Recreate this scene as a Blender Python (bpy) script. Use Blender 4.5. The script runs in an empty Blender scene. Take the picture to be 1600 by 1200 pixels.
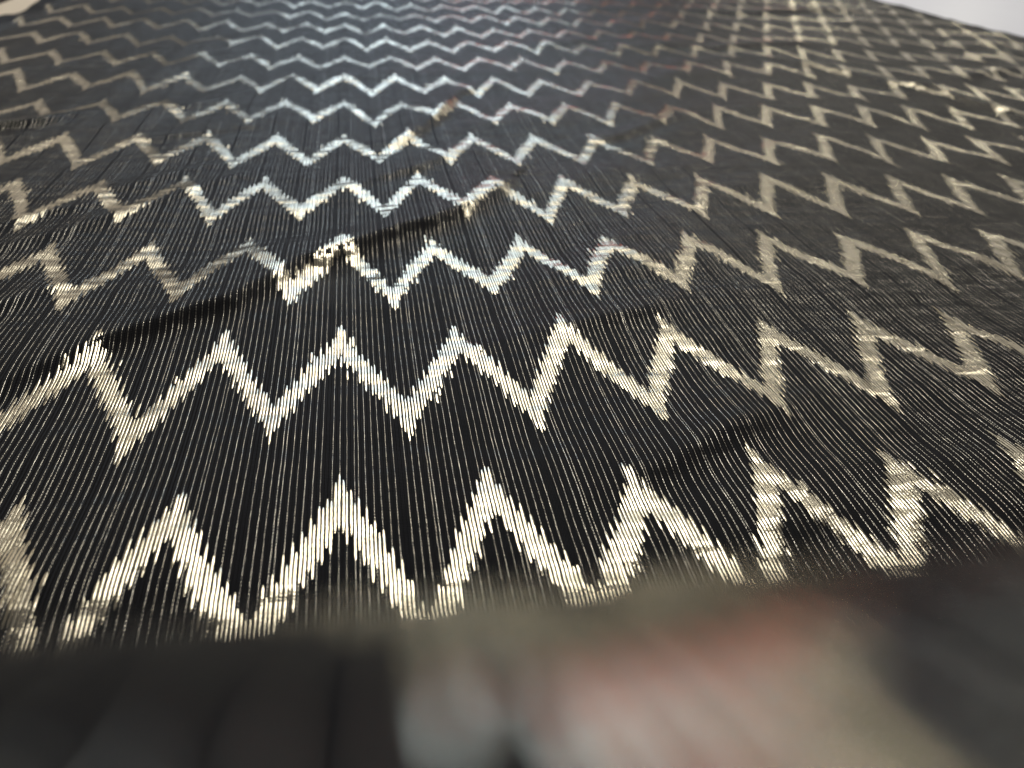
import bpy, math, random
import numpy as np
from mathutils import Matrix, Vector
random.seed(7); rng = np.random.default_rng(7)
scn = bpy.context.scene
C = scn.collection

# ------------------------------------------------------------------ camera
cam = bpy.data.cameras.new('camera'); camo = bpy.data.objects.new('camera', cam); C.objects.link(camo)
cam.sensor_fit = 'HORIZONTAL'; cam.sensor_width = 36.0; cam.lens = 36.0 * 1281.66 / 1600
CAM = (-0.01011, -0.02660, 0.14294)
camo.matrix_world = Matrix(((0.98461, 0.04747, -0.16819, CAM[0]), (-0.16786, 0.52464, -0.83461, CAM[1]),
                            (0.04862, 0.85000, 0.52453, CAM[2]), (0, 0, 0, 1)))
cam.clip_start = 0.002; cam.clip_end = 60
cam.dof.use_dof = True; cam.dof.focus_distance = 0.255; cam.dof.aperture_fstop = 14.0
cam.dof.aperture_blades = 0
scn.camera = camo

# ------------------------------------------------------------------ light
w = bpy.data.worlds.new('World'); scn.world = w; w.use_nodes = True
bg = w.node_tree.nodes['Background']; bg.inputs[0].default_value = (0.30, 0.29, 0.29, 1); bg.inputs[1].default_value = 0.45

def area(name, loc, target, sx, sy, radiance, col):
    l = bpy.data.lights.new(name, 'AREA'); l.shape = 'RECTANGLE'; l.size = sx; l.size_y = sy
    l.energy = math.pi * sx * sy * radiance; l.color = col
    o = bpy.data.objects.new(name, l); C.objects.link(o); o.location = loc
    o.rotation_euler = (Vector(target) - Vector(loc)).to_track_quat('-Z', 'Y').to_euler()
    return o
area('window_light', (0.18, 3.4, 1.08), (0.05, 0.5, 0), 0.95, 1.05, 2.8, (0.70, 0.90, 1.18))
area('ceiling_light', (0.08, 2.15, 1.85), (0.05, 0.2, 0), 1.2, 1.4, 3.4, (1.0, 0.98, 0.95))
area('table_fill_light', (0.6, 1.7, 2.4), (0.6, 1.7, 0), 1.2, 1.0, 6.5, (1.0, 0.98, 0.96))  # added fill from above, brightens the bare table tops
area('sparkle_light', (1.55, 3.1, 0.62), (0.5, 0.9, 0), 0.07, 0.07, 34.0, (1.0, 0.96, 0.78))
area('sparkle_light', (2.1, 2.8, 0.72), (0.5, 0.7, 0), 0.07, 0.07, 34.0, (1.0, 0.96, 0.78))  # second small lamp, added for more sparkle on the right
area('red_reflection_light', (0.92, 3.2, 0.03), (0.2, 0.1, 0.1), 1.35, 0.27, 1.25, (1.0, 0.20, 0.16))  # added red panel, stands in for an unseen red thing mirrored in the bolt
area('right_fill_light', (2.0, 2.6, 0.95), (0.3, 0.4, 0), 2.2, 1.5, 0.44, (1.0, 0.97, 0.94))  # broad fill panel added to lift the gold on the right
area('left_fill_light', (-1.7, 2.7, 0.9), (-0.1, 0.4, 0), 2.2, 1.4, 0.38, (1.0, 0.90, 0.80))  # added warm fill, keeps the left stitches from going too dark
vs = scn.view_settings; vs.view_transform = 'Standard'; vs.look = 'None'; vs.exposure = 0; vs.gamma = 1

# ------------------------------------------------------------------ materials
def mat(name):
    m = bpy.data.materials.new(name); m.use_nodes = True
    nt = m.node_tree; return m, nt, nt.nodes['Principled BSDF']
def N(nt, t, **k):
    n = nt.nodes.new(t)
    for a, b in k.items(): setattr(n, a, b)
    return n
def attr(nt, nm): return N(nt, 'ShaderNodeAttribute', attribute_name=nm)
def math_n(nt, op, a, b=None, clamp=False):
    n = N(nt, 'ShaderNodeMath', operation=op); n.use_clamp = clamp
    for i, q in enumerate((a, b)):
        if q is None: continue
        if isinstance(q, (int, float)): n.inputs[i].default_value = q
        else: nt.links.new(q, n.inputs[i])
    return n.outputs[0]

def make_cloth_mat():
    m, nt, p = mat('black_weave')
    p.inputs['Base Color'].default_value = (0.006, 0.0057, 0.006, 1)
    p.inputs['Roughness'].default_value = 0.5
    p.inputs['Specular IOR Level'].default_value = 0.06
    
    gx = attr(nt, 'across'); gs = attr(nt, 'along')
    rib = math_n(nt, 'SINE', math_n(nt, 'MULTIPLY', gx.outputs['Fac'], 2 * math.pi))
    weft = math_n(nt, 'SINE', math_n(nt, 'MULTIPLY', gs.outputs['Fac'], 2 * math.pi * 1.6))
    tc = N(nt, 'ShaderNodeTexCoord'); no = N(nt, 'ShaderNodeTexNoise'); no.inputs['Scale'].default_value = 900
    nt.links.new(tc.outputs['Object'], no.inputs['Vector'])
    h = math_n(nt, 'ADD', math_n(nt, 'ADD', math_n(nt, 'MULTIPLY', rib, 0.5), math_n(nt, 'MULTIPLY', weft, 0.18)),
               math_n(nt, 'MULTIPLY', no.outputs['Fac'], 0.15))
    b = N(nt, 'ShaderNodeBump'); b.inputs['Strength'].default_value = 0.8; b.inputs['Distance'].default_value = 0.00022
    nt.links.new(h, b.inputs['Height']); nt.links.new(b.outputs[0], p.inputs['Normal'])
    return m
GOLD = (0.80, 0.72, 0.53)
def make_gold(name, beads, rough, GOLD=GOLD):
    m, nt, p = mat(name)
    p.inputs['Metallic'].default_value = 1.0
    p.inputs['Roughness'].default_value = rough
    tc = N(nt, 'ShaderNodeTexCoord'); no = N(nt, 'ShaderNodeTexNoise'); no.inputs['Scale'].default_value = 1400
    no.inputs['Detail'].default_value = 3
    nt.links.new(tc.outputs['Object'], no.inputs['Vector'])
    rnd = attr(nt, 'shade')
    ramp = N(nt, 'ShaderNodeMix', data_type='RGBA')
    ramp.inputs['A'].default_value = (GOLD[0] * .80, GOLD[1] * .78, GOLD[2] * .74, 1)
    ramp.inputs['B'].default_value = (GOLD[0] * 1.1, GOLD[1] * 1.1, GOLD[2] * 1.1, 1)
    nt.links.new(rnd.outputs['Fac'], ramp.inputs['Factor'])
    b = N(nt, 'ShaderNodeBump'); b.inputs['Strength'].default_value = 0.35; b.inputs['Distance'].default_value = 0.0002
    nt.links.new(no.outputs['Fac'], b.inputs['Height']); nt.links.new(b.outputs[0], p.inputs['Normal'])
    mp = N(nt, 'ShaderNodeMapping'); mp.inputs['Scale'].default_value = (60, 150, 90)
    pk = N(nt, 'ShaderNodeTexNoise'); pk.inputs['Scale'].default_value = 1.0; pk.inputs['Detail'].default_value = 0.5
    nt.links.new(tc.outputs['Object'], mp.inputs[0]); nt.links.new(mp.outputs[0], pk.inputs['Vector'])
    b2 = N(nt, 'ShaderNodeBump'); b2.inputs['Strength'].default_value = 1.0; b2.inputs['Distance'].default_value = 0.0013
    nt.links.new(pk.outputs['Fac'], b2.inputs['Height']); nt.links.new(b2.outputs[0], b.inputs['Normal'])
    if beads:                                    # the thread dips under a black weft thread once a millimetre
        gs = attr(nt, 'along')
        wv = math_n(nt, 'SINE', math_n(nt, 'MULTIPLY', math_n(nt, 'ADD', gs.outputs['Fac'], math_n(nt, 'MULTIPLY', rnd.outputs['Fac'], 7.0)), 2 * math.pi * 0.9))
        n2 = N(nt, 'ShaderNodeTexNoise'); n2.inputs['Scale'].default_value = 420; nt.links.new(tc.outputs['Object'], n2.inputs['Vector'])
        f = math_n(nt, 'ADD', math_n(nt, 'MULTIPLY', wv, 0.8), math_n(nt, 'MULTIPLY', math_n(nt, 'SUBTRACT', n2.outputs['Fac'], 0.30), 4.0), True)
        mx = N(nt, 'ShaderNodeMix', data_type='RGBA'); mx.inputs['A'].default_value = (0.035, 0.033, 0.03, 1)
        nt.links.new(f, mx.inputs['Factor']); nt.links.new(ramp.outputs['Result'], mx.inputs['B'])
        nt.links.new(mx.outputs['Result'], p.inputs['Base Color'])
    else:
        nt.links.new(ramp.outputs['Result'], p.inputs['Base Color'])
    return m
def make_board(name, c1, c2, rough, scale, stretch):
    m, nt, p = mat(name)
    tc = N(nt, 'ShaderNodeTexCoord'); mp = N(nt, 'ShaderNodeMapping'); mp.inputs['Scale'].default_value = stretch
    no = N(nt, 'ShaderNodeTexNoise'); no.inputs['Scale'].default_value = scale; no.inputs['Detail'].default_value = 6
    nt.links.new(tc.outputs['Object'], mp.inputs[0]); nt.links.new(mp.outputs[0], no.inputs['Vector'])
    mx = N(nt, 'ShaderNodeMix', data_type='RGBA'); mx.inputs['A'].default_value = (*c1, 1); mx.inputs['B'].default_value = (*c2, 1)
    nt.links.new(no.outputs['Fac'], mx.inputs['Factor']); nt.links.new(mx.outputs['Result'], p.inputs['Base Color'])
    p.inputs['Roughness'].default_value = rough
    return m
M_CLOTH = make_cloth_mat()
M_FLOAT = make_gold('gold_float', False, 0.15)
M_PIN = make_gold('gold_pinstripe', True, 0.26, (0.60, 0.56, 0.46))
M_CREAM = make_board('cream_laminate', (0.78, 0.66, 0.48), (0.70, 0.58, 0.41), 0.45, 6, (8, 0.6, 1))
M_WHITE = make_board('white_laminate', (0.80, 0.79, 0.80), (0.74, 0.73, 0.74), 0.4, 3, (5, 0.5, 1))
M_METAL = make_board('grey_leg_paint', (0.2, 0.2, 0.2), (0.16, 0.16, 0.16), 0.5, 20, (1, 1, 1))
M_FLOOR = make_board('brown_floor', (0.10, 0.055, 0.035), (0.17, 0.10, 0.06), 0.5, 3, (10, 0.6, 1))

def tag(o, label, cat=None, group=None):
    o['label'] = label
    if cat: o['category'] = cat
    if group: o['group'] = group
    return o
def mesh_obj(name, verts, faces, m, parent=None, attrs=None, smooth=True):
    me = bpy.data.meshes.new(name)
    verts = np.asarray(verts, np.float32); faces = np.asarray(faces, np.int32)
    k = faces.shape[1]
    me.vertices.add(len(verts)); me.vertices.foreach_set('co', verts.ravel())
    me.loops.add(faces.size); me.loops.foreach_set('vertex_index', faces.ravel())
    me.polygons.add(len(faces)); me.polygons.foreach_set('loop_start', np.arange(0, faces.size, k, dtype=np.int32))
    me.update(calc_edges=True)
    if smooth: me.polygons.foreach_set('use_smooth', np.ones(len(faces), bool))
    for nm, d in (attrs or {}).items():
        a = me.attributes.new(nm, 'FLOAT', 'POINT'); a.data.foreach_set('value', np.asarray(d, np.float32).ravel())
    me.materials.append(m)
    o = bpy.data.objects.new(name, me); C.objects.link(o)
    if parent: o.parent = parent
    return o
def box(name, lo, hi, m, parent=None, bev=0.002):
    import bmesh
    bm = bmesh.new(); bmesh.ops.create_cube(bm, size=1)
    lo, hi = np.array(lo), np.array(hi)
    for v in bm.verts: v.co = Vector((np.array(v.co) + .5) * (hi - lo) + lo)
    bmesh.ops.bevel(bm, geom=list(bm.edges), offset=bev, segments=2, affect='EDGES', profile=0.7)
    me = bpy.data.meshes.new(name); bm.to_mesh(me); bm.free(); me.materials.append(m)
    o = bpy.data.objects.new(name, me); C.objects.link(o)
    if parent: o.parent = parent
    return o

# ------------------------------------------------------------------ setting
TZ = 0.74
fl = mesh_obj('floor', [(-6, -5, -TZ), (6, -5, -TZ), (6, 8, -TZ), (-6, 8, -TZ)], [(0, 1, 2, 3)], M_FLOOR, smooth=False)
fl['kind'] = 'structure'
def table(x0, x1, y0, y1, m, label):
    t = bpy.data.objects.new('table', None); C.objects.link(t); t.location = ((x0 + x1) / 2, (y0 + y1) / 2, -TZ)
    tag(t, label, 'table')
    hx, hy = (x1 - x0) / 2, (y1 - y0) / 2
    box('table_top', (-hx, -hy, TZ - 0.0284), (hx, hy, TZ - 0.0004), m, t)
    for sx in (-1, 1):
        for sy in (-1, 1):
            cx, cy = sx * (hx - .05), sy * (hy - .06)
            box('leg', (cx - .02, cy - .02, 0), (cx + .02, cy + .02, TZ - 0.0284), M_METAL, t)
    return t
table(-0.389, 0.30, -0.30, 2.3, M_CREAM, 'cream laminate table showing beside the left selvedge of the black fabric')
table(0.303, 1.35, -0.30, 2.3, M_WHITE, 'white laminate table showing beyond the right selvedge of the black fabric')

# ------------------------------------------------------------------ fabric surface
P, S = 0.04, 0.0876                     # zigzag period and row spacing
R0, YC, ZC = 0.046, -0.04007, 0.09025     # the flat bolt the fabric comes off, standing on its edge
RF = 0.030; AL0 = math.radians(56)      # it slants down to the table at this angle, with a fillet at the foot
Y1, Z1 = YC + R0 * math.sin(AL0), ZC + R0 * math.cos(AL0)
TL = RF * math.tan(AL0 / 2)
YF = Y1 + Z1 / math.tan(AL0)            # where the slope would meet the table
S0 = YF + TL                            # fabric lies flat from here on
L1 = RF * AL0; L2 = Z1 / math.sin(AL0) - TL; L3 = ZC - R0 - .0006
# creases: polyline on the table, height, width on the near side, width on the far side
CREASES = [
 ([(-0.13,0.205),(-0.117,0.219),(-0.101,0.234),(-0.081,0.248),(-0.061,0.262),(-0.046,0.281),(-0.036,0.298),(-0.019,0.31),(0.006,0.333),(0.022,0.344),(0.039,0.361),(0.052,0.377),(0.071,0.41)], .0056, .0046, .030),
 ([(0.003,0.465),(0.026,0.504),(0.041,0.536),(0.062,0.611),(0.08,0.638)], .0052, .0052, .024),
 ([(-0.025,0.385),(-0.007,0.404),(0.02,0.425),(0.049,0.465)], .0024, .005, .016),
 ([(0.129,0.481),(0.143,0.492),(0.162,0.501),(0.194,0.531),(0.215,0.544)], .0026, .005, .02),
 ([(-0.26,0.50),(-0.22,0.508),(-0.208,0.511),(-0.197,0.518),(-0.189,0.534),(-0.177,0.55)], .004, .005, .02),
 ([(-0.19,0.328),(-0.168,0.348),(-0.156,0.364),(-0.146,0.37),(-0.13,0.382)], .0022, .0045, .012),
 ([(-0.19,0.296),(-0.16,0.323),(-0.14,0.339),(-0.124,0.358),(-0.107,0.377),(-0.091,0.398),(-0.075,0.418),(-0.051,0.446)], .0017, .0045, .012),
 ([(0.385,0.793),(0.429,0.749),(0.45,0.721),(0.461,0.667),(0.484,0.644),(0.489,0.61),(0.505,0.577),(0.517,0.526),(0.53,0.48)], .0048, .009, .012),
 ([(0.055,0.143),(0.078,0.155),(0.095,0.165),(0.104,0.17),(0.130,0.180)], .0026, .007, .011),
 ([(-0.16,0.25),(-0.141,0.265),(-0.129,0.279),(-0.115,0.29)], .0022, .0045, .014),
 ([(-0.13,0.395),(-0.105,0.424),(-0.085,0.447)], .0018, .005, .011),
 ([(-0.145,0.487),(-0.097,0.505),(-0.07,0.52)], .0016, .005, .011),
 ([(-0.13,0.555),(-0.096,0.607),(-0.08,0.63)], .0018, .006, .012),
 ([(0.045,0.228),(0.072,0.238),(0.091,0.244),(0.115,0.258)], .0020, .006, .010),
 ([(0.30,0.86),(0.36,0.84),(0.43,0.86),(0.50,0.88)], .0035, .008, .014),
 ([(0.42,1.12),(0.52,1.11),(0.62,1.16),(0.72,1.19)], .0045, .010, .016),
 ([(0.55,0.70),(0.60,0.73),(0.66,0.76)], .003, .008, .012),
]
_rs = np.random.default_rng(3)
def waves(n, lam0, lam1, amp, ang0, ang1):
    out = []
    for _ in range(n):
        lam = math.exp(_rs.uniform(math.log(lam0), math.log(lam1))); a = math.radians(_rs.uniform(ang0, ang1))
        out.append((2 * math.pi / lam * math.cos(a), 2 * math.pi / lam * math.sin(a), _rs.uniform(0, 6.28), amp * lam * _rs.uniform(.5, 1.3)))
    return out
# wave vectors mostly along the cloth, a bit to the left, so ripples run across and up to the right
WV = waves(9, .05, .20, .0035, 90, 165) + waves(12, .018, .045, .0022, 70, 150)
def smooth01(t): t = np.clip(t, 0, 1); return t * t * (3 - 2 * t)
def height(x, y):
    z = np.zeros_like(x)
    for i, (kx, ky, ph, a) in enumerate(WV):
        z += a * np.sin(kx * x + ky * y + ph + .6 * np.sin(23 * x + 17 * y + i))
    z = z - z.min() * 0 + 0.0012
    z = np.where(z > 0, z, z * .15)                       # it cannot sink into the table
    for pts, A, wn, wf in CREASES:
        pts = np.array(pts); lo, hi = pts.min(0) - .08, pts.max(0) + .08
        m = (x > lo[0]) & (x < hi[0]) & (y > lo[1]) & (y < hi[1])
        if not m.any(): continue
        X, Y = x[m], y[m]
        seg = pts[1:] - pts[:-1]; ln = np.hypot(seg[:, 0], seg[:, 1]); cum = np.r_[0, np.cumsum(ln)]
        best = np.full(X.shape, 1e9); sd = np.zeros_like(X); par = np.zeros_like(X)
        for j in range(len(seg)):
            d = seg[j] / ln[j]; rx, ry = X - pts[j, 0], Y - pts[j, 1]
            t = np.clip(rx * d[0] + ry * d[1], 0, ln[j]); dx, dy = rx - t * d[0], ry - t * d[1]
            q = np.hypot(dx, dy); side = np.sign(d[0] * ry - d[1] * rx)
            b = q < best; best[b] = q[b]; sd[b] = (q * side)[b]; par[b] = (cum[j] + t)[b]
        u = par / cum[-1]; env = np.sin(np.pi * np.clip(u * .94 + .03, 0, 1)) ** .6
        g = np.where(sd > 0, np.exp(-(np.abs(sd) / wf) ** 1.5), np.exp(-(np.abs(sd) / wn) ** 1.7))
        z[m] += A * env * g
    z += .006 * np.exp(-((x - XL) / .014) ** 2) * (.6 + .4 * np.sin(y * 31))      # the left selvedge curls up
    return np.maximum(z, 0.0003)

XL, XR = -0.345, 0.832
# samples along the fabric
sf = [S0]
while sf[-1] < 1.95:
    y = sf[-1]; sf.append(y + (.0013 if y < .42 else .0013 + .0045 * min(1, (y - .42) / .5)))
sn = np.concatenate([np.arange(S0 - L1 - L2 - .62, S0 - L1 - L2 - R0 * 1.9, .004), np.arange(S0 - L1 - L2 - R0 * 1.9, S0 - .0005, .0016)])
SS = np.concatenate([sn, np.array(sf)]); NS = len(SS)
XX = np.linspace(XL, XR, 441); NX = len(XX)
gx, gs = np.meshgrid(XX, SS)
edge = np.clip((gx - .6) / (XR - .6), 0, 1) ** 2
wx = gx + edge * (.006 * np.sin(gs * 9 + .4) + .0 + .028 * (gs - 1.02))      # right selvedge wanders
wx = np.where(gs < S0, gx - .0050 * smooth01((S0 - gs) / (L1 + L2)), wx)      # pulled off the bolt a little askew
py = np.array(gs); pz = np.zeros_like(gs)
flat = gs >= S0
hz = height(wx, gs) * smooth01((gs - S0) / .03)
pz[flat] = hz[flat] + .0002
a = (S0 - gs) / RF                                                         # fillet
m = (~flat) & (gs > S0 - L1); py[m] = (S0 - RF * np.sin(a))[m]; pz[m] = (RF - RF * np.cos(a) + .0002)[m]
b = S0 - L1 - gs; m = (b >= 0) & (b < L2)
py[m] = (YF - (TL + b) * math.cos(AL0))[m]; pz[m] = ((TL + b) * math.sin(AL0) + .0002)[m]
c = b - L2 + R0 * (math.pi / 2 - AL0); m = b >= L2
LOOP = 2 * math.pi * R0 + 2 * L3
turn = c / LOOP; inset = .0009 * np.clip(turn - .35, 0, 9)
rip = .00012 * np.sin(gx * 260 + 95 * c) * np.sin(c * 325 + gx * 60) + .00010 * np.sin(c * 875 + gx * 45)
ri = R0 - inset + np.where(turn < .4, rip, 0)
cc = c - np.floor(turn) * LOOP; HP = math.pi * R0
th = np.where(cc < HP, cc / R0, np.where(cc < HP + L3, math.pi, np.where(cc < 2 * HP + L3, math.pi + (cc - HP - L3) / R0, 2 * math.pi)))
zc = np.where(cc < HP, ZC, np.where(cc < HP + L3, ZC - (cc - HP), np.where(cc < 2 * HP + L3, ZC - L3, ZC - L3 + (cc - 2 * HP - L3))))
py[m] = (YC + ri * np.cos(th))[m]; pz[m] = (zc + ri * np.sin(th))[m]
G = np.stack([wx, py, pz], -1)
ii, jj = np.meshgrid(np.arange(NS - 1), np.arange(NX - 1), indexing='ij'); q0 = (ii * NX + jj).ravel()
fab = bpy.data.objects.new('fabric', None); C.objects.link(fab)
tag(fab, 'black fabric with gold pinstripes and zigzag bands unrolled over the tables', 'fabric')
cl = mesh_obj('cloth', G.reshape(-1, 3), np.stack([q0, q0 + 1, q0 + NX + 1, q0 + NX], 1), M_CLOTH, fab,
         {'across': gx.ravel() * 1000, 'along': gs.ravel() * 1000})
# unit normals and across direction of the surface, for laying threads on it
du = np.gradient(G, axis=1); dv = np.gradient(G, axis=0)
NRM = np.cross(du, dv); NRM /= np.linalg.norm(NRM, axis=-1, keepdims=True)
def on(x, s):
    fx = np.clip((x - XL) / (XR - XL) * (NX - 1), 0, NX - 1.001); j = fx.astype(int); fx = (fx - j)[..., None]
    i = np.clip(np.searchsorted(SS, s) - 1, 0, NS - 2); fs = np.clip((s - SS[i]) / (SS[i + 1] - SS[i]), 0, 1)[..., None]
    def lerp(A): return (A[i, j] * (1 - fx) + A[i, j + 1] * fx) * (1 - fs) + (A[i + 1, j] * (1 - fx) + A[i + 1, j + 1] * fx) * fs
    return lerp(G), lerp(NRM)

# what the photograph can show, with room for a step to the side
def keep(x, s):
    y = s
    return (np.abs(x - (-.01 + .20 * (y + .03))) < .14 + .80 * (y + .03)) | (s < S0)

# ------------------------------------------------------------------ gold pinstripes
STEP = [2, 2, 1, 2, 2, 2, 2, 2, 3, 2]
pin = []; k = -9 * 40
while k < 22 * 40:
    for d in STEP: pin.append(k); k += d
wob = {}
V, F, AL, SH = [], [], [], []; base = 0
SEND = S0 - L1 - L2 - .90 * (2 * math.pi * R0 + 2 * L3)       # the outer turn of the bolt
Sp = SS[SS > SEND]
def strip(x, s, hw, k, shade, three):
    global base
    xx = x + .00002 * np.sin(s * 700 + k) + .00004 * np.sin(s * 160 + 2.1 * k)
    rows = []
    for off, up in (((-hw, .00005), (0, .00009), (hw, .00005)) if three else ((-hw, .00010), (hw, .00010))):
        p, n = on(xx + off, s); rows.append(p + n * up)
    A = np.stack(rows, 1); n = len(s); c = A.shape[1]
    V.append(A.reshape(-1, 3)); r = np.arange(n - 1) * c + base
    for q in range(c - 1): F.append(np.stack([r + q, r + q + 1, r + c + q + 1, r + c + q], 1))
    AL.append(np.repeat(s * 1000, c)); SH.append(np.full(n * c, shade)); base += n * c
for k in pin:
    x = k * .001 + random.uniform(-.12, .12) * .001
    if x < XL + .012 or x > XR - .02: continue
    hw = .000068 * random.uniform(.85, 1.2); shade = random.random()
    kp = keep(np.full_like(Sp, x), Sp) & ((Sp > S0) | (abs(x) < .10)) & (Sp > -.2)
    idx = np.where(kp)[0]
    if len(idx) < 4: strip(x, Sp[::2], hw, k, shade, False); continue
    a0, a1 = idx[0], idx[-1]
    strip(x, Sp[a0:a1 + 1], hw, k, shade, True)
    if a0 > 3: strip(x, np.r_[Sp[:a0:2], Sp[a0]], hw, k, shade, False)
    if a1 < len(Sp) - 4: strip(x, Sp[a1::2], hw, k, shade, False)
ps = mesh_obj('pinstripe_threads', np.concatenate(V), np.concatenate(F), M_PIN, fab, {'along': np.concatenate(AL), 'shade': np.concatenate(SH)})
ps['kind'] = 'stuff'

# ------------------------------------------------------------------ gold zigzag bands of float stitches
WID = np.array([.30, .78, 1, 1, .96, .75, .28]); UPS = np.array([.06, .75, 1, 1, 1, .75, .06]); TT = np.linspace(0, 1, 7)
def float_stitch(x, s0, s1):
    s = s0 + (s1 - s0) * np.array([0, .07, .25, .5, .75, .93, 1])
    bow = .00010 * random.uniform(-1, 1)
    xx = x + bow * np.sin(np.pi * TT)
    hw = .00037 * random.uniform(.86, 1.08) * WID
    rows = []
    for f, up in ((-1, .00014), (0, .00024), (1, .00014)):
        p, n = on(xx + f * hw, s); rows.append(p + n * ((up * UPS + .00005)[:, None]))
    return np.stack(rows, 1).reshape(-1, 3), s
r = np.arange(6) * 3
FF = np.concatenate([np.stack([r, r + 1, r + 4, r + 3], 1), np.stack([r + 1, r + 2, r + 5, r + 4], 1)])
ELL = 0.235
for row in range(-7, 22):
    if (row - .2) * S < SEND: continue
    V, F, SH = [], [], []; base = 0; singles = []
    for k in range(int(XL * 1000) + 12, int(XR * 1000) - 18):
        u = k / 40.0; du_ = abs(u - round(u)) * 2                      # 0 at a low, 1 at a peak
        low = round(u)
        vc = row + ELL / 2 + du_ * (0.74 - ELL)
        if low % 2 == 0: vc -= .05 * max(0, 1 - 2 * du_)
        vc += .020 * math.sin(u * 2.3 + row * 1.7) + .014 * math.sin(u * 9.1 + row * 4.1)
        x = k * .001
        stag = (.022 if k % 2 else -.022) + random.uniform(-.015, .015)
        ell = .212 + random.uniform(-.024, .028)
        if du_ > .93: ell += .03; stag = random.uniform(.0, .045)
        if du_ < .07: ell += .03; stag = -random.uniform(.0, .040)
        runs = [(vc + stag - ell / 2, vc + stag + ell / 2)]
        t = random.random() if row > 0 else 1.0
        if t < .02: runs.append((runs[0][1] + .008, runs[0][1] + .008 + random.uniform(.05, .09)))
        elif t < .04: runs.append((runs[0][0] - .008 - random.uniform(.05, .09), runs[0][0] - .008))
        for v0, v1 in runs:
            s0, s1 = v0 * S, v1 * S
            if s1 > 1.94 or s0 < SEND: continue
            v, sl = float_stitch(x, s0, s1); sh = min(1, max(0, random.gauss(.62, .24)))
            if row == 1 and -95 <= k < 150 and len(singles) < 300: singles.append((v, sh)); continue
            V.append(v); F.append(FF + base); SH.append(np.full(len(v), sh)); base += len(v)
    if not V: continue
    zb = mesh_obj('zigzag_band', np.concatenate(V), np.concatenate(F), M_FLOAT, fab, {'shade': np.concatenate(SH)})
    if singles: zb['kind'] = 'stuff'
    for v, sh in singles:
        mesh_obj('float_stitch', v, FF, M_FLOAT, zb, {'shade': np.full(len(v), sh)})
